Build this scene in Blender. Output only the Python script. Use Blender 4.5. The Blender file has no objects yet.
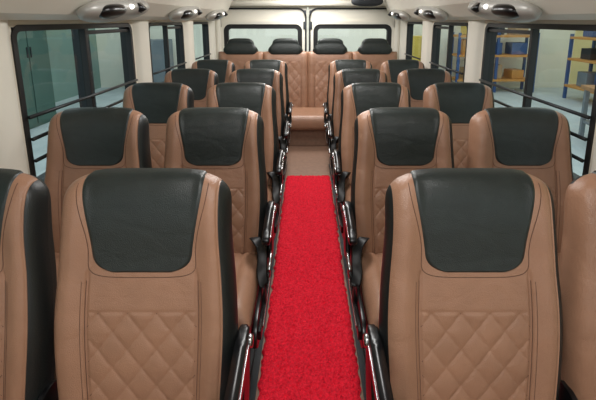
import bpy, bmesh, math, random
from mathutils import Vector, Matrix, noise
random.seed(4)
sc = bpy.context.scene
try:
    sc.view_settings.view_transform = 'Standard'
except Exception: pass

# ---------------------------------------------------------------- materials
def srgb(r, g, b):
    def c(v):
        v /= 255.0
        return v/12.92 if v <= .04045 else ((v+.055)/1.055)**2.4
    return (c(r), c(g), c(b), 1)

def mat(name, col, rough=.5, metal=0, nscale=0, bump=0, var=.08, bscale=None, spec=.5, coat=0, crease=0):
    m = bpy.data.materials.new(name); m.use_nodes = True
    nt = m.node_tree; N = nt.nodes; L = nt.links
    p = N['Principled BSDF']
    p.inputs['Base Color'].default_value = col
    p.inputs['Roughness'].default_value = rough
    p.inputs['Metallic'].default_value = metal
    p.inputs['Specular IOR Level'].default_value = spec
    p.inputs['Coat Weight'].default_value = coat
    tc = N.new('ShaderNodeTexCoord')
    if nscale:
        n = N.new('ShaderNodeTexNoise'); n.inputs['Scale'].default_value = nscale
        n.inputs['Detail'].default_value = 4
        L.new(tc.outputs['Object'], n.inputs['Vector'])
        r = N.new('ShaderNodeValToRGB')
        a = [max(0, c*(1-var)) for c in col[:3]]; b = [min(1, c*(1+var)) for c in col[:3]]
        r.color_ramp.elements[0].position = .3; r.color_ramp.elements[1].position = .7
        r.color_ramp.elements[0].color = (*a, 1); r.color_ramp.elements[1].color = (*b, 1)
        L.new(n.outputs['Fac'], r.inputs['Fac']); L.new(r.outputs['Color'], p.inputs['Base Color'])
    if bump:
        v = N.new('ShaderNodeTexVoronoi'); v.inputs['Scale'].default_value = bscale or 300
        L.new(tc.outputs['Object'], v.inputs['Vector'])
        b = N.new('ShaderNodeBump'); b.inputs['Strength'].default_value = bump
        b.inputs['Distance'].default_value = .002
        L.new(v.outputs['Distance'], b.inputs['Height'])
        if crease:
            mp = N.new('ShaderNodeMapping'); mp.inputs['Scale'].default_value = (9, 9, 16)
            L.new(tc.outputs['Object'], mp.inputs['Vector'])
            n2 = N.new('ShaderNodeTexNoise'); n2.inputs['Scale'].default_value = 1.0; n2.inputs['Detail'].default_value = 2.5; n2.inputs['Distortion'].default_value = .6
            L.new(mp.outputs['Vector'], n2.inputs['Vector'])
            b2 = N.new('ShaderNodeBump'); b2.inputs['Strength'].default_value = crease; b2.inputs['Distance'].default_value = .012
            L.new(n2.outputs['Fac'], b2.inputs['Height']); L.new(b2.outputs['Normal'], b.inputs['Normal'])
        L.new(b.outputs['Normal'], p.inputs['Normal'])
    return m

M_tan = mat('tan_leather', srgb(158, 118, 94), .36, nscale=14, bump=.32, var=.07, bscale=380, crease=.3)
M_stitch = mat('brown_thread', srgb(92, 64, 50), .8, nscale=200, var=.2)
M_blk = mat('black_leather', srgb(38, 44, 42), .34, nscale=20, bump=.3, var=.12, bscale=420, crease=.25)
M_shell = mat('black_vinyl', srgb(26, 29, 29), .42, nscale=10, bump=.2, var=.1)
M_plas = mat('black_plastic', srgb(16, 16, 18), .28, nscale=10, var=.1, spec=.45)
M_chrome = mat('chrome', srgb(185, 185, 186), .25, 1, nscale=3, var=.05)
M_silver = mat('silver_plastic', srgb(182, 180, 174), .38, .2, nscale=3, var=.05)
M_steel = mat('steel_rail', srgb(50, 52, 54), .35, .5, nscale=5, var=.08)
M_cream = mat('cream_panel', srgb(222, 214, 198), .5, nscale=3, var=.03)
M_cream2 = mat('cream_paint', srgb(230, 225, 212), .4, nscale=3, var=.03)
M_ceil = mat('ceiling_fabric', srgb(225, 220, 208), .8, nscale=30, var=.04)
M_vinyl = mat('brown_floor_vinyl', srgb(136, 106, 88), .5, nscale=25, var=.12)
M_rub = mat('black_rubber', srgb(18, 18, 20), .5, nscale=10, var=.1)
M_conc = mat('concrete', srgb(190, 198, 200), .6, nscale=2, var=.1)
M_green = mat('green_wall', srgb(128, 154, 146), .8, nscale=1.5, var=.08)
M_cab = mat('cabinet_paint', srgb(72, 100, 92), .6, nscale=1.5, var=.08)
M_white = mat('pale_wall', srgb(238, 234, 220), .8, nscale=1, var=.05)
M_yellowwall = mat('pale_yellow_wall', srgb(236, 218, 160), .8, nscale=1, var=.06)
M_blue = mat('blue_paint', srgb(56, 86, 136), .5, nscale=4, var=.1)
M_orange = mat('orange_paint', srgb(205, 145, 75), .5, nscale=4, var=.1)
M_yellow = mat('yellow_paint', srgb(210, 180, 80), .5, nscale=4, var=.1)
M_card = mat('cardboard', srgb(180, 150, 115), .8, nscale=6, var=.12)
M_wood = mat('workbench_wood', srgb(165, 120, 80), .6, nscale=8, var=.15)
M_grey = mat('grey_paint', srgb(120, 128, 135), .6, nscale=4, var=.08)
M_dark = mat('dark_paint', srgb(44, 48, 52), .6, nscale=4, var=.1)
M_carpet = mat('red_loop_carpet', srgb(216, 22, 46), .75, nscale=110, bump=1.0, var=.28, bscale=220, spec=.2)

def glass_mat(name, tint, fac=.08):
    m = bpy.data.materials.new(name); m.use_nodes = True
    nt = m.node_tree; N = nt.nodes; L = nt.links
    N.remove(N['Principled BSDF'])
    t = N.new('ShaderNodeBsdfTransparent'); t.inputs['Color'].default_value = tint
    g = N.new('ShaderNodeBsdfGlossy'); g.inputs['Roughness'].default_value = .03
    n = N.new('ShaderNodeTexNoise'); n.inputs['Scale'].default_value = 2
    mp = N.new('ShaderNodeMapRange'); mp.inputs['To Min'].default_value = fac*.8; mp.inputs['To Max'].default_value = fac*1.2
    x = N.new('ShaderNodeMixShader')
    L.new(n.outputs['Fac'], mp.inputs['Value']); L.new(mp.outputs['Result'], x.inputs['Fac'])
    L.new(t.outputs[0], x.inputs[1]); L.new(g.outputs[0], x.inputs[2])
    L.new(x.outputs[0], N['Material Output'].inputs['Surface'])
    return m
M_glass = glass_mat('tinted_glass', (.55, .64, .65, 1), .07)
M_glass2 = glass_mat('clear_glass', (.76, .82, .84, 1), .05)

def emis(name, col, s):
    m = bpy.data.materials.new(name); m.use_nodes = True
    p = m.node_tree.nodes['Principled BSDF']
    p.inputs['Base Color'].default_value = col
    p.inputs['Emission Color'].default_value = col; p.inputs['Emission Strength'].default_value = s
    return m
M_lamp = emis('lamp_glow', (1, .97, .92, 1), 2)

# ---------------------------------------------------------------- helpers
COL = sc.collection
def obj(name, verts, faces, m, parent=None, smooth=True, loc=(0, 0, 0)):
    me = bpy.data.meshes.new(name); me.from_pydata([tuple(v) for v in verts], [], faces)
    me.materials.append(m)
    bm = bmesh.new(); bm.from_mesh(me)
    bmesh.ops.remove_doubles(bm, verts=bm.verts, dist=1e-5)
    bmesh.ops.recalc_face_normals(bm, faces=bm.faces); bm.to_mesh(me); bm.free()
    if smooth:
        for f in me.polygons: f.use_smooth = True
    o = bpy.data.objects.new(name, me); COL.objects.link(o); o.location = loc
    if parent: o.parent = parent
    return o

def bm_obj(name, bm, m, parent=None, smooth=True, loc=(0, 0, 0)):
    me = bpy.data.meshes.new(name); bmesh.ops.recalc_face_normals(bm, faces=bm.faces)
    bm.to_mesh(me); bm.free(); me.materials.append(m)
    if smooth:
        for f in me.polygons: f.use_smooth = True
    o = bpy.data.objects.new(name, me); COL.objects.link(o); o.location = loc
    if parent: o.parent = parent
    return o

def add_box(bm, size, loc, bev=.0, seg=2, rot=None):
    t = bmesh.new(); bmesh.ops.create_cube(t, size=1)
    for v in t.verts: v.co = Vector((v.co.x*size[0], v.co.y*size[1], v.co.z*size[2]))
    if bev > 0: bmesh.ops.bevel(t, geom=t.edges[:], offset=bev, segments=seg, profile=.5, affect='EDGES')
    mt = Matrix.Translation(loc)
    if rot: mt = mt @ rot
    t.transform(mt)
    me = bpy.data.meshes.new('t'); t.to_mesh(me); t.free(); bm.from_mesh(me); bpy.data.meshes.remove(me)

def boxes(name, lst, m, parent=None, bev=.004, seg=2, smooth=False, loc=(0, 0, 0)):
    bm = bmesh.new()
    for b in lst:
        add_box(bm, b[0], b[1], bev if len(b) < 3 else b[2], seg, b[3] if len(b) > 3 else None)
    o = bm_obj(name, bm, m, parent, smooth, loc)
    return o

def tube_geo(pts, r, res=8, flat=None, vs=None, fs=None):
    pts = [Vector(p) for p in pts]
    if vs is None: vs = []; fs = []
    o0 = len(vs)
    n = len(pts)
    for i, p in enumerate(pts):
        d = (pts[min(i+1, n-1)]-pts[max(i-1, 0)]).normalized()
        up = Vector((0, 0, 1)) if abs(d.z) < .9 else Vector((1, 0, 0))
        s = d.cross(up).normalized(); u = s.cross(d)
        for k in range(res):
            a = 2*math.pi*k/res
            w, h = flat if flat else (r, r)
            vs.append(p+s*math.cos(a)*w+u*math.sin(a)*h)
    for i in range(n-1):
        for k in range(res):
            fs.append((o0+i*res+k, o0+i*res+(k+1) % res, o0+(i+1)*res+(k+1) % res, o0+(i+1)*res+k))
    fs.append(tuple(o0+k for k in range(res))); fs.append(tuple(range(o0+(n-1)*res, o0+n*res)))
    return vs, fs
def tube(name, pts, r, m, parent=None, res=8, flat=None, loc=(0, 0, 0)):
    vs, fs = tube_geo(pts, r, res, flat)
    return obj(name, vs, fs, m, parent, True, loc)

def empty(name, loc, label, cat, group=None):
    e = bpy.data.objects.new(name, None); e.empty_display_size = .1; COL.objects.link(e); e.location = loc
    e['label'] = label; e['category'] = cat
    if group: e['group'] = group
    return e
def tag(o, label, cat, group=None, kind=None):
    o['label'] = label; o['category'] = cat
    if group: o['group'] = group
    if kind: o['kind'] = kind
    return o
def struct(o, label=None, cat=None):
    o['kind'] = 'structure'
    if label: o['label'] = label; o['category'] = cat
    return o

def smst(a, b, x):
    t = max(0, min(1, (x-a)/(b-a))); return t*t*(3-2*t)

# ---------------------------------------------------------------- seat meshes
TILT = math.radians(13)
def grid_faces(nu, nv, off=0):
    f = []
    for j in range(nv-1):
        for i in range(nu-1):
            f.append((off+j*nu+i, off+j*nu+i+1, off+(j+1)*nu+i+1, off+(j+1)*nu+i))
    return f

CP = 4.2
class Back:
    def __init__(s, wl, wm, wt, L, T, z0, quilt=(.05, .36), panel=.60, tilt=TILT, corner=.09, wing=.018, qw=.076, qh=.094):
        s.__dict__.update(wl=wl, wm=wm, wt=wt, L=L, T=T, z0=z0, quilt=quilt, panel=panel, tilt=tilt, corner=corner, wing=wing, qw=qw, qh=qh)
    def w(s, b):
        if b < .45: return s.wl+(s.wm-s.wl)*smst(0, .45, b)
        return s.wm+(s.wt-s.wm)*smst(.45, .9, b)
    def S(s, a, b, front=True, lift=0):
        aa = abs(a)
        zt = s.L-s.corner*(1-(max(0, 1-aa**CP))**(1/2.5))
        z = b*zt
        x = a*s.w(b)
        ea = max(0, 1-aa**12)**.5
        eb = max(0, 1-max(0, b)**22)**.5
        e0 = max(0, 1-(1-b)**40)**.5
        e = ea*eb*e0
        curve = .014*math.sin(math.pi*min(1, b*1.15)) + .018*smst(.62, .9, b)
        if front:
            D = s.wing*smst(s.panel-.04, s.panel+.2, aa)*(1-.35*smst(.7, .95, b))
            g = math.exp(-((aa-s.panel)/.018)**2)*(1-smst(.61, .65, b))
            D -= .006*g
            D -= .004*math.exp(-((a-.865)/.012)**2)
            pw = s.panel*s.w(b)
            q0, q1 = s.quilt
            if q1 > q0:
                inq = smst(0, .010, pw-.004-abs(x))*smst(0, .006, q1-z)
                u = x/s.qw+z/s.qh; v = x/s.qw-z/s.qh
                h = (abs(math.sin(math.pi*u))*abs(math.sin(math.pi*v)))**.20
                D += inq*(.0082*h-.0062)
                D -= .0015*math.exp(-((z-q1)/.003)**2)*smst(0, .01, pw-abs(x))
            y = -(s.T+D+lift)*e - curve
        else:
            y = (s.T*.95+lift)*e - curve
        c, sn = math.cos(s.tilt), math.sin(s.tilt)
        zz = z
        if lift:
            zz = z+lift*smst(.93, 1, b)
        return Vector((x, y*c+zz*sn, s.z0+zz*c-y*sn))
    def XZ(s, x, z, lift=.0004):
        b = z/s.L
        for _ in range(3):
            a = x/s.w(b); zt = s.L-s.corner*(1-(max(0, 1-abs(a)**CP))**(1/2.5)); b = z/zt
        return s.S(a, b, True, lift)

def make_back(B, name, m, front, nu=121, nv=131, parent=None, a0=-1, a1=1, b0=0, b1=1):
    vs = []
    for j in range(nv):
        t = j/(nv-1); t = 1-(1-t)**1.25
        b = b0+(b1-b0)*t
        for i in range(nu):
            s = -1+2*i/(nu-1)
            s = s*(1.3-.3*s*s)
            s = max(-1, min(1, s))
            vs.append(B.S(a0+(a1-a0)*(s+1)/2, b, front))
    return obj(name, vs, grid_faces(nu, nv), m, parent)

def make_headpatch(B, name, m, parent, b0=.62, ab=.575, at=.735, nu=61, nv=71):
    vs = []
    for j in range(nv):
        q = (j/(nv-1)); q = q**1.7
        A = ab+(at-ab)*smst(0, 1, q)
        qc = .24
        if q < qc: A *= (max(1e-6, 1-(1-q/qc)**3.0))**(1/3.0)
        b = b0+(1-b0)*q
        for i in range(nu):
            p = -1+2*i/(nu-1); p = p*(1.4-.4*p*p); p = max(-1, min(1, p))
            e = min(smst(0, .07, (1-abs(p))*A), smst(0, .035, q))
            lift = -.004+.009*e
            vs.append(B.S(p*A, b, True, lift))
    return obj(name, vs, grid_faces(nu, nv), m, parent)

def make_stitching(B, parent, r=.0010, head=True):
    vs, fs = [], []
    q0, q1 = B.quilt; q1 -= .001
    def W(z): return B.panel*B.w(z/B.L)-.003
    for sg in (1, -1):
        for k in range(-12, 13):
            seg = []
            z = .03
            while z <= q1:
                x = (k - sg*z/B.qh)*B.qw
                if abs(x) < W(z): seg.append(B.XZ(x, z))
                elif len(seg) > 2:
                    tube_geo(seg, r, 5, None, vs, fs); seg = []
                else: seg = []
                z += .005
            if len(seg) > 2: tube_geo(seg, r, 5, None, vs, fs)
    for sg in (1, -1):
        for off in (.012, .05):
            tube_geo([B.S(sg*(B.panel+off), .05+.55*i/50, True, .0004) for i in range(51)], r*(1 if off < .03 else .7), 5, None, vs, fs)
    if head:
        pts = []
        bc = .688
        for i in range(81):
            t = i/80
            if t < .3: a, b = -.60-.16*smst(0, 1, 1-t/.3), .975-(.975-bc)*(t/.3)
            elif t > .7: a, b = .60+.16*smst(0, 1, (t-.7)/.3), bc+(.975-bc)*((t-.7)/.3)
            else:
                th = math.pi*(t-.3)/.4
                c, s_ = math.cos(th), math.sin(th)
                a = -.60*math.copysign(abs(c)**.45, c); b = bc-.080*abs(s_)**.5
            pts.append(B.S(a, b, True, .0004))
        tube_geo(pts, r, 5, None, vs, fs)
    o = obj('stitching', vs, fs, M_stitch, parent); o['label'] = 'brown thread stitching'
    return o

def pillow(name, w, d, h, loc, m, parent, pw=8, nu=41, nv=41, quilt=None, bottom=.5):
    vs = []
    for sgn in (1, -1):
        for j in range(nv):
            b = -1+2*j/(nv-1); b = b*(1.45-.45*b*b); b = max(-1, min(1, b))
            for i in range(nu):
                a = -1+2*i/(nu-1); a = a*(1.45-.45*a*a); a = max(-1, min(1, a))
                e = (max(0, 1-abs(a)**pw)*max(0, 1-abs(b)**pw))**.5
                z = e*h*(1 if sgn > 0 else -bottom)
                if sgn > 0:
                    z += .012*smst(.55, .8, abs(a))*e
                    z -= .008*math.exp(-((abs(a)-.6)/.03)**2)*e
                x, y = a*w/2, b*d/2
                if quilt and abs(a) < .57:
                    z += quilt*(abs(math.sin(math.pi*(x/.084+y/.115)))*abs(math.sin(math.pi*(x/.084-y/.115))))**.42
                vs.append((x, y, z))
    fs = grid_faces(nu, nv)+grid_faces(nu, nv, nu*nv)
    return obj(name, vs, fs, m, parent, True, loc)

def prof_extrude(name, pts, x0, x1, m, parent, bev=.006, seg=3, smooth=True):
    bm = bmesh.new()
    vs = [bm.verts.new((x0, p[0], p[1])) for p in pts]
    f = bm.faces.new(vs)
    r = bmesh.ops.extrude_face_region(bm, geom=[f])
    for v in r['geom']:
        if isinstance(v, bmesh.types.BMVert): v.co.x = x1
    if bev:
        es = [e for e in bm.edges if abs(e.verts[0].co.x-e.verts[1].co.x) < 1e-6]
        bmesh.ops.bevel(bm, geom=es, offset=bev, segments=seg, profile=.5, affect='EDGES')
    return bm_obj(name, bm, m, parent, smooth)

def smooth_loop(pts, it=3):
    for _ in range(it):
        n = []
        for i in range(len(pts)):
            a, b = pts[i], pts[(i+1) % len(pts)]
            n.append((a[0]*.75+b[0]*.25, a[1]*.75+b[1]*.25)); n.append((a[0]*.25+b[0]*.75, a[1]*.25+b[1]*.75))
        pts = n
    return pts
def smooth_line(pts, it=3):
    for _ in range(it):
        n = [pts[0]]
        for a, b in zip(pts[:-1], pts[1:]):
            n.append(tuple(p*.75+q*.25 for p, q in zip(a, b))); n.append(tuple(p*.25+q*.75 for p, q in zip(a, b)))
        n.append(pts[-1]); pts = n
    return pts

SEAT_LABEL_A = "quilted tan leather bus seat with black headrest beside the aisle"
SEAT_LABEL_W = "quilted tan leather bus seat with black headrest beside the window"

B1 = Back(.226, .241, .224, .695, .055, .350, quilt=(.02, .333))
def build_seat(side, armrest=True):
    e = empty('bus_seat', (0, 0, 0), SEAT_LABEL_A if armrest else SEAT_LABEL_W, 'seat', 'tan and black passenger seats')
    AR = .88
    both = armrest and side < 0
    AL = -.94 if both else -1
    make_back(B1, 'backrest', M_tan, True, nu=171, nv=221, parent=e, a0=AL, a1=AR)
    make_stitching(B1, e)
    o = make_back(B1, 'side_panel', M_shell, True, nu=15, nv=81, parent=e, a0=AR, a1=1); o['label'] = 'black vinyl side gusset'
    if both:
        o = make_back(B1, 'side_panel', M_shell, True, nu=15, nv=81, parent=e, a0=-1, a1=AL); o['label'] = 'black vinyl side gusset'
        o = make_back(B1, 'back_shell', M_shell, False, nu=41, nv=41, parent=e); o['label'] = 'black vinyl back shell'
    else:
        o = make_back(B1, 'side_panel', M_tan, False, nu=15, nv=81, parent=e, a0=-1, a1=-.93); o['label'] = 'tan leather side gusset'
        o = make_back(B1, 'back_shell', M_shell, False, nu=41, nv=41, parent=e, a0=-.93, a1=1); o['label'] = 'black vinyl back shell'
    o = make_headpatch(B1, 'headrest', M_blk, e); o['label'] = 'black leather headrest panel'
    pillow('seat_cushion', .44, .44, .070, (0, -.255, .355), M_tan, e, quilt=.007, bottom=.9)
    boxes('seat_base', [((.42, .42, .05), (0, -.23, .285), .015)], M_plas, e, smooth=True)
    for lx in (-.17, .17):
        boxes('leg', [((.035, .34, .02), (lx, -.22, .260)), ((.03, .035, .25), (lx, -.36, .135), .004, Matrix.Rotation(math.radians(8), 4, 'X')),
                      ((.03, .035, .25), (lx, -.06, .135), .004, Matrix.Rotation(math.radians(-8), 4, 'X')),
                      ((.05, .40, .014), (lx, -.21, .009))], M_plas, e)
    x = side*.226
    cov = smooth_loop([(-.46, .22), (-.46, .36), (-.16, .37), (-.05, .47), (.06, .47), (.06, .22)], 2)
    prof_extrude('side_cover', cov, min(x, x+side*.016), max(x, x+side*.016), M_plas, e, .003)
    if armrest:
        x0 = side*.256
        arm = smooth_loop([(-.22, .535), (-.235, .570), (-.18, .590), (-.05, .602), (.06, .618), (.085, .575), (.04, .545), (-.14, .532)], 3)
        prof_extrude('armrest', arm, x0-.016, x0+.016, M_plas, e, .008, 4)
        st_ = smooth_loop([(-.20, .556), (-.19, .568), (-.05, .582), (.02, .588), (.02, .576), (-.13, .560)], 2)
        xs = x0+side*.0155
        prof_extrude('armrest_trim', st_, min(xs, xs+side*.003), max(xs, xs+side*.003), M_chrome, e, .0008)['label'] = 'chrome strip'
        br = smooth_loop([(-.07, .38), (-.04, .46), (-.015, .54), (.02, .612), (.085, .606), (.09, .54), (.065, .44), (.04, .36)], 2)
        prof_extrude('armrest_bracket', br, x0-.013, x0+.009, M_plas, e, .004)
        bm = bmesh.new(); bmesh.ops.create_cone(bm, cap_ends=True, segments=24, radius1=.020, radius2=.016, depth=.012)
        bmesh.ops.rotate(bm, verts=bm.verts, cent=(0, 0, 0), matrix=Matrix.Rotation(math.radians(90*side), 3, 'Y'))
        bmesh.ops.translate(bm, verts=bm.verts, vec=(x0+side*.019, .045, .574))
        c = bm_obj('pivot_cap', bm, M_chrome, e); c['label'] = 'round chrome cap'
        tube('recline_lever', [(x0, -.05, .42), (x0+side*.008, -.10, .425), (x0+side*.008, -.15, .42), (x0+side*.008, -.19, .41)], .008, M_chrome, e)['label'] = 'chrome lever'
        boxes('side_rail', [((.014, .42, .04), (x0-side*.008, -.22, .30), .004)], M_plas, e)
        boxes('side_trim', [((.005, .30, .012), (x0+side*.001, -.24, .305), .002)], M_chrome, e)['label'] = 'chrome trim strip'
        tube('seat_belt', smooth_line([(side*.205, -.05, .45), (side*.19, -.11, .52), (side*.21, -.15, .53), (side*.234, -.165, .49), (side*.238, -.19, .45), (side*.236, -.23, .42), (side*.254, -.26, .37), (side*.256, -.25, .30)]), .01, M_rub, e, flat=(.022, .0028))
    return e

def children(o): return [c for c in bpy.data.objects if c.parent == o]
def copy_thing(src, loc):
    n = src.copy(); COL.objects.link(n); n.location = loc
    for c in children_cache[src.name]:
        d = c.copy(); d.parent = n; COL.objects.link(d)
    return n

AX, WX = .432, .965
ROWS = [.945, 1.76, 2.55, 3.34, 4.16]
seatL = build_seat(1); seatR = build_seat(-1); winL = build_seat(1, False); winR = build_seat(-1, False)
children_cache = {o.name: children(o) for o in (seatL, seatR, winL, winR)}
masters = [(seatL, -AX), (winL, -WX), (seatR, AX), (winR, WX)]
for i, y in enumerate(ROWS):
    for mst, x in masters:
        if i == 0:
            mst.location = (x-.006, y, .0)
            if abs(x) > .6: mst.location = (-.938 if x < 0 else .922, y, 0)
        else: copy_thing(mst, (x, y, .0))

# ---------------------------------------------------------------- rear bench
by = 5.12
bench = empty('bench_seat', (0, by, 0), 'full-width tan leather rear bench with four black headrests', 'bench seat')
BB = Back(.282, .283, .281, .78, .06, .28, quilt=(.16, .65), panel=.66, tilt=math.radians(9), corner=.012, wing=.012, qw=.11, qh=.14)
BH = Back(.19, .215, .165, .21, .06, .0, quilt=(0, 0), panel=3, tilt=math.radians(9), corner=.09, wing=0)
for k in range(4):
    x = -.825+k*.55
    o = make_back(BB, 'backrest', M_tan, True, nu=81, nv=91, parent=bench); o.location = (x, 0, 0)
    o = make_stitching(BB, bench, .0015, False); o.location = (x, 0, 0)
    o = make_back(BB, 'back_shell', M_shell, False, nu=21, nv=21, parent=bench); o.location = (x, 0, 0)
    f = make_back(BH, 'headrest', M_blk, True, nu=41, nv=31, parent=bench); f.location = (x, .10, 1.0)
    f['label'] = 'black leather headrest'
    f = make_back(BH, 'headrest_back', M_shell, False, nu=21, nv=21, parent=bench); f.location = (x, .10, 1.0)
pillow('seat_cushion', 2.2, .56, .09, (0, -.28, .29), M_tan, bench, nu=61, nv=31, bottom=.9, pw=14)
boxes('bench_base', [((2.2, .46, .21), (0, -.22, .105), .01)], M_vinyl, bench)

# ---------------------------------------------------------------- bus shell
XW = 1.25; XO = 1.31
Y0, Y1 = -1.2, 5.75
floor = boxes('floor', [((2*XO, Y1-Y0, .06), (0, (Y0+Y1)/2, -.03), 0)], M_vinyl)
struct(floor, 'brown vinyl bus floor', 'floor')
cw = .405; c0, c1 = .3, 3.70
nu = 88; nv = 740
vs = []
for j in range(nv):
    y = c0+(c1-c0)*j/(nv-1)
    for i in range(nu):
        x = -cw/2+cw*i/(nu-1)
        p = Vector((x*86, y*86, 0))
        wv = noise.noise_vector(p*.7)*.8
        h = (1-abs(noise.noise(p+wv))*3.2)*.010+noise.noise(p*.3+Vector((5, 3, 1)))*.003
        e = min(1, min(i, nu-1-i)/2, min(j, nv-1-j)/2)
        jx = noise.noise(Vector((y*30, x*2, 7)))*.010 if min(i, nu-1-i) < 3 else 0
        jy = noise.noise(Vector((x*40, 3, 7)))*.015 if j > nv-4 else 0
        vs.append((x+jx, y+jy, .004+max(0, .006+h)*e))
carpet = obj('aisle_carpet', vs, grid_faces(nu, nv), M_carpet)
tag(carpet, 'bright red looped pile runner carpet along the aisle floor', 'carpet', kind='stuff')
for k, s in enumerate((-1, 1)):
    struct(boxes('trim_%d' % (4+k), [((.045, 3.7, .006), (s*.232, 2.2, .003), .002)], M_dark), 'dark metal seat track on the floor', 'trim')

SILL, TOP = .67, 1.40
wins = [(-.9, .35), (.55, 1.50), (1.79, 3.0), (3.33, 4.25), (4.62, 5.35)]
def side_wall(sgn, name):
    xs = (XW+XO)/2*sgn; t = XO-XW
    lst = [((t, Y1-Y0, SILL+.0), (xs, (Y0+Y1)/2, SILL/2), 0), ((t, Y1-Y0, 1.95-TOP), (xs, (Y0+Y1)/2, (1.95+TOP)/2), 0)]
    prev = Y0
    for a, b in wins+[(Y1, Y1)]:
        if a > prev: lst.append(((t, a-prev, TOP-SILL), (xs, (a+prev)/2, (TOP+SILL)/2), 0))
        prev = b
    o = boxes(name, lst, M_cream); struct(o, 'cream moulded bus side wall with window openings', 'wall')
side_wall(-1, 'wall_left'); side_wall(1, 'wall_right')
struct(boxes('ceiling', [((2*XO, Y1-Y0, .05), (0, (Y0+Y1)/2, 1.975), 0)], M_ceil), 'cream bus ceiling', 'ceiling')
struct(boxes('wall_front_fill_block', [((2*XO, .06, .95), (0, Y0-.03, .475), 0), ((2*XO, .06, .30), (0, Y0-.03, 1.80), 0)], M_cream), 'unseen cream bulkhead around the windscreen, added to cut fill light', 'wall')  # unseen front end, added to cut world light entering from behind the camera
tn = 6
for sgn in (-1, 1):
    for (ya, yb) in ((1.53, 1.76), (3.03, 3.30), (4.28, 4.59), (5.38, 5.66)):
        tn += 1
        vs = []; K = 13; Z = 17; hw = (yb-ya)/2; yc = (ya+yb)/2
        for j in range(Z):
            t = j/(Z-1); z = .60+(1.46-.60)*t
            fl = 1+.22*(abs(2*t-1)**5)
            for i in range(K):
                u = -1+2*i/(K-1)
                d = .050*(1-abs(u)**2.6)**.6 if abs(u) < 1 else 0
                vs.append((sgn*(XW+.002-d), yc+u*hw*fl*.88, z))
        struct(obj('trim_%d' % tn, vs, grid_faces(K, Z), M_cream2), 'cream moulded pillar cover between windows', 'trim')

def round_rect(w, h, r, n=6):
    pts = []
    for cx, cz, a0 in ((w/2-r, h/2-r, 0), (-w/2+r, h/2-r, 90), (-w/2+r, -h/2+r, 180), (w/2-r, -h/2+r, 270)):
        for k in range(n+1):
            a = math.radians(a0+90*k/n); pts.append((cx+r*math.cos(a), cz+r*math.sin(a)))
    return pts
def frame(name, w, h, r, width, depth, m, parent, plane='X', loc=(0, 0, 0)):
    o = round_rect(w, h, r); i = round_rect(w-2*width, h-2*width, max(.01, r-width)); n = len(o)
    def P(p, d): return (d, p[0], p[1]) if plane == 'X' else (p[0], d, p[1])
    vs = [P(p, -depth/2) for p in o]+[P(p, -depth/2) for p in i]+[P(p, depth/2) for p in o]+[P(p, depth/2) for p in i]
    fs = []
    for k in range(n):
        q = (k+1) % n
        fs += [(k, q, n+q, n+k), (2*n+k, 3*n+k, 3*n+q, 2*n+q), (k, 2*n+k, 2*n+q, q), (n+k, n+q, 3*n+q, 3*n+k)]
    return obj(name, vs, fs, m, parent, False, loc)

wn = 0
for sgn in (-1, 1):
    for (a, b) in wins:
        wn += 1
        w = b-a; h = TOP-SILL; zc = (TOP+SILL)/2
        e = empty('window_%d' % wn, (sgn*(XW+.03), (a+b)/2, zc), 'tinted sliding bus window with black frame and guard rails', 'window')
        e['kind'] = 'structure'
        frame('window_frame', w+.02, h+.02, .06, .028, .075, M_rub, e)
        obj('glass', [(0, -w/2, -h/2), (0, w/2, -h/2), (0, w/2, h/2), (0, -w/2, h/2)], [(0, 1, 2, 3)], M_glass, e, False)
        if w > .8:
            boxes('sliding_divider', [((.04, .030, h-.02), (-sgn*.012, .0, 0)), ((.03, w/2, .022), (-sgn*.010, w/4, h/2-.04)), ((.03, w/2, .022), (-sgn*.010, w/4, -h/2+.04))], M_rub, e)
        for zz in (-h/2+.14, -h/2+.24, -h/2+.34):
            tube('guard_rail', [(-sgn*.05, -w/2+.01, zz), (-sgn*.05, w/2-.01, zz)], .009, M_steel, e)
        boxes('sill', [((.09, w+.06, .03), (-sgn*.045, 0, -h/2-.01), .008)], M_cream2, e)

for sgn in (-1, 1):
    pr = [(XW+.005, 1.435), (1.19, 1.43), (1.12, 1.455), (1.03, 1.54), (.95, 1.70), (.92, 1.94), (XW+.005, 1.94)]
    bm = bmesh.new()
    ya, yb = -1.1, 5.55
    v1 = [bm.verts.new((sgn*p[0], ya, p[1])) for p in pr]; v2 = [bm.verts.new((sgn*p[0], yb, p[1])) for p in pr]
    n = len(pr)
    for k in range(n): bm.faces.new((v1[k], v1[(k+1) % n], v2[(k+1) % n], v2[k]))
    bm.faces.new(v1); bm.faces.new(v2)
    o = bm_obj('trim_%d' % (1 if sgn < 0 else 2), bm, M_cream2, smooth=False)
    struct(o, 'cream moulded overhead air duct above the windows', 'trim')

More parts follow.
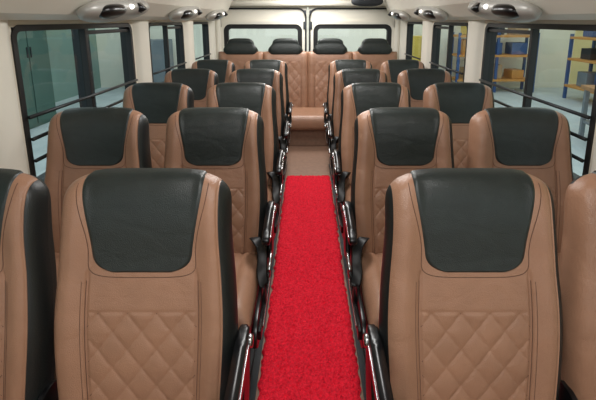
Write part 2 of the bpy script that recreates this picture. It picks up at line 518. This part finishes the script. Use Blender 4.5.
def ell(name, r, c, m, par, pw=1.0):
    bm = bmesh.new(); bmesh.ops.create_uvsphere(bm, u_segments=32, v_segments=20, radius=1)
    for v in bm.verts:
        f = lambda t: math.copysign(abs(t)**pw, t)
        v.co = Vector((f(v.co.x)*r[0]+c[0], f(v.co.y)*r[1]+c[1], f(v.co.z)*r[2]+c[2]))
    return bm_obj(name, bm, m, par)
def vent(x, y, z, sgn):
    e = empty('air_vent', (x, y, z), 'elongated silver air vent and reading lamp pod on the duct', 'air vent', 'overhead air vents')
    ell('housing', (.085, .40, .050), (0, 0, 0), M_silver, e, .72)
    ell('louver', (.048, .13, .032), (-sgn*.045, -.20, -.026), M_plas, e, .8)['label'] = 'black louver'
    bm = bmesh.new()
    bmesh.ops.create_cone(bm, cap_ends=True, segments=24, radius1=.028, radius2=.036, depth=.035)
    bmesh.ops.rotate(bm, verts=bm.verts, cent=(0, 0, 0), matrix=Matrix.Rotation(math.radians(-sgn*70), 3, 'Y'))
    bmesh.ops.translate(bm, verts=bm.verts, vec=(-sgn*.074, .12, -.022))
    bm_obj('nozzle', bm, M_plas, e)['label'] = 'black round nozzle'
    ell('lamp_lens', (.014, .022, .014), (-sgn*.082, -.02, -.020), M_lamp, e)['label'] = 'small lit lens'
    e.rotation_euler = (math.radians(2.5), math.radians(sgn*26), 0)
for sgn in (-1, 1):
    for y in (2.4, 3.75, 5.0):
        vent(sgn*1.06, y, 1.485, sgn)

rw = [((2*XO, .06, 1.95-1.60), (0, Y1+.03, 1.775), 0), ((2*XO, .06, .25), (0, Y1+.03, .125), 0)]
for s in (-1, 1): rw.append(((.11, .06, 1.36), (s*1.255, Y1+.03, .92), 0))
struct(boxes('wall_rear', rw, M_cream), 'cream rear wall surround', 'wall')
struct(boxes('trim_3', [((.08, .10, 1.5), (-1.20, Y1-.05, 1.05), .03), ((.08, .10, 1.5), (1.20, Y1-.05, 1.05), .03), ((2.4, .10, .07), (0, Y1-.05, 1.645), .03)], M_cream2), 'cream moulded surround of the rear door opening', 'trim')
for k, s in enumerate((-1, 1)):
    xc = s*.60; W = 1.18; z0, z1 = .25, 1.60
    d = empty('door_%d' % (k+1), (xc, Y1+.03, 0), 'cream rear van door with a window', 'door'); d['kind'] = 'structure'
    wz0, wz1 = .92, 1.345; ww = .98
    boxes('door_panel', [((W, .05, wz0-z0), (0, 0, (wz0+z0)/2), .006), ((W, .05, z1-wz1), (0, 0, (z1+wz1)/2), .006),
                         (((W-ww)/2, .05, wz1-wz0), (-(W+ww)/4, 0, (wz0+wz1)/2), 0), (((W-ww)/2, .05, wz1-wz0), ((W+ww)/4, 0, (wz0+wz1)/2), 0)], M_cream2, d)
    frame('window_moulding', ww+.15, wz1-wz0+.14, .13, .04, .09, M_cream2, d, 'Y', (0, -.040, (wz0+wz1)/2))
    frame('window_seal', ww+.075, wz1-wz0+.065, .10, .062, .07, M_rub, d, 'Y', (0, -.030, (wz0+wz1)/2))
    obj('window_glass', [(-ww/2, 0, wz0), (ww/2, 0, wz0), (ww/2, 0, wz1), (-ww/2, 0, wz1)], [(0, 1, 2, 3)], M_glass2, d, False)
    frame('door_seal', W-.01, z1-z0-.02, .12, .022, .02, M_rub, d, 'Y', (0, -.030, (z0+z1)/2))
    boxes('latch_rod', [((.022, .02, .5), (-s*.568, -.075, 1.15), .004), ((.04, .03, .10), (-s*.560, -.085, 1.36), .006), ((.03, .03, .05), (-s*.565, -.08, 1.53), .006)], M_dark, d)
l = empty('ceiling_lamp', (.74, 5.4, 1.655), 'dark oval lamp hanging on the rear header', 'lamp')
ell('lamp_body', (.20, .06, .06), (0, 0, 0), M_dark, l, .8)
boxes('lamp_bracket', [((.05, .30, .03), (0, .15, .02), .005)], M_dark, l)

# ---------------------------------------------------------------- workshop outside
G = -.62
def st(name, size, loc, m, lab, cat): struct(boxes(name, [(size, loc, 0)], m), lab, cat)
st('ground', (30, 34, .1), (0, 5, G-.05), M_conc, 'pale concrete workshop ground', 'floor')
st('wall_back', (20, .2, 6), (0, 13, G+3), M_white, 'pale workshop wall', 'wall')
st('wall_west', (.2, 20, 6), (-6.5, 3.1, G+3), M_green, 'grey-green workshop wall', 'wall')
st('wall_east', (.2, 20, 6), (8.2, 3.1, G+3), M_yellowwall, 'pale yellow workshop wall', 'wall')

def rack(x, y, L, rotz, m, label, hz=1.7):
    e = empty('storage_rack', (x, y, G), label, 'rack'); e.rotation_euler = (0, 0, rotz)
    for px in (-L/2, 0, L/2):
        for py in (-.3, .3):
            boxes('upright', [((.07, .07, hz), (px, py, hz/2), .004)], m, e)
    for z in (.35, 1.05, 1.6):
        boxes('shelf', [((L, .7, .06), (0, 0, z), .004)], M_orange, e)
    return e
def crate(x, y, z, s, m, rz=0):
    o = boxes('cardboard_box', [(s, (0, 0, s[2]/2), .01), ((s[0]*.12, s[1]*1.005, s[2]*1.004), (0, 0, s[2]/2), 0)], m, loc=(x, y, z)); o.rotation_euler = (0, 0, rz)
    tag(o, 'cardboard storage box on a workshop rack shelf', 'box', 'boxes on the workshop racks'); return o
rack(7.2, 8.8, 4.6, math.radians(90), M_blue, 'blue and orange steel storage rack with boxes')
rack(5.4, 12.3, 2.2, 0, M_blue, 'blue and orange steel storage rack with boxes')
for i in range(6):
    for z in (.385, 1.085, 1.64):
        crate(7.2, 6.9+i*.74, G+z, (.45, random.uniform(.35, .6), random.uniform(.2, .5)), random.choice([M_card, M_blue, M_grey, M_yellow, M_dark]), random.uniform(-.1, .1))
for i in range(3):
    for z in (.385, 1.085, 1.64):
        crate(5.4-.7+i*.68, 12.3, G+z, (random.uniform(.35, .5), .45, random.uniform(.2, .5)), random.choice([M_card, M_blue, M_orange, M_yellow, M_dark]), random.uniform(-.1, .1))
def bench_w(x, y, rz):
    e = empty('workbench', (x, y, G), 'wooden topped workbench with grey steel legs', 'workbench'); e.rotation_euler = (0, 0, rz)
    boxes('worktop', [((2.0, .7, .07), (0, 0, .9), .006)], M_wood, e)
    for a in (-.9, .9):
        for b in (-.28, .28): boxes('leg', [((.07, .07, .86), (a, b, .43), .004)], M_grey, e)
    boxes('shelf', [((1.9, .6, .04), (0, 0, .3), .004)], M_grey, e)
bench_w(5.0, 6.3, math.radians(80))
for (x, y, m, lab) in ((-4.9, 9.2, M_dark, 'dark steel column standing in the workshop'), (4.1, 10.4, M_grey, 'grey steel column standing in the workshop')):
    o = boxes('support_column', [((.24, .04, 5), (0, -.11, 2.5), .003), ((.24, .04, 5), (0, .11, 2.5), .003), ((.04, .2, 5), (0, 0, 2.5), .003), ((.4, .4, .03), (0, 0, .015), .003)], m, loc=(x, y, G)); tag(o, lab, 'column')
def cabinet(x, y, rz, m, w_, h_, label):
    e = empty('steel_cabinet', (x, y, G), label, 'cabinet'); e.rotation_euler = (0, 0, rz)
    boxes('body', [((.6, w_, h_), (0, 0, h_/2), .01)], m, e)
    for s in (-1, 1):
        boxes('door', [((.02, w_/2-.04, h_-.12), (.31, s*(w_/4), h_/2), .006)], m, e)
        boxes('handle', [((.03, .02, .2), (.33, s*.05, h_*.5), .004)], M_dark, e)
cabinet(-5.6, 8.0, 0, M_cab, 1.3, 2.9, 'tall grey-green steel cabinet with double doors')
cabinet(-4.6, 12.3, -math.pi/2, M_grey, 1.2, 1.5, 'grey steel cabinet with double doors')
cabinet(3.2, 12.3, -math.pi/2, M_yellow, .9, 1.6, 'yellow steel cabinet with double doors')

# ---------------------------------------------------------------- lighting
w = bpy.data.worlds.new('World'); sc.world = w; w.use_nodes = True
bg = w.node_tree.nodes['Background']; bg.inputs['Color'].default_value = (.93, .98, 1, 1); bg.inputs['Strength'].default_value = 1.95
def area(name, loc, size, energy, rot=(0, 0, 0), col=(1, .99, .97)):
    l = bpy.data.lights.new(name, 'AREA'); l.shape = 'RECTANGLE'; l.size, l.size_y = size; l.energy = energy; l.color = col
    o = bpy.data.objects.new(name, l); COL.objects.link(o); o.location = loc; o.rotation_euler = rot
for i, y in enumerate((.1, 2.0, 3.7, 5.1)):
    area('ceiling_light', (0, y, 1.92), (.30, .7), (17, 17, 20, 22)[i])

# ---------------------------------------------------------------- camera
cam = bpy.data.cameras.new('camera'); co = bpy.data.objects.new('camera', cam); COL.objects.link(co)
co.location = (-.01, 0, 1.43)
PITCH = 12
cam.sensor_width = 36; F = 420; cam.lens = F/596*36
co.rotation_euler = (math.radians(90-PITCH), 0, 0)
cam.shift_y = -(180-F*math.tan(math.radians(PITCH)))/596
cam.shift_x = -9/596
cam.clip_start = .02
sc.camera = co
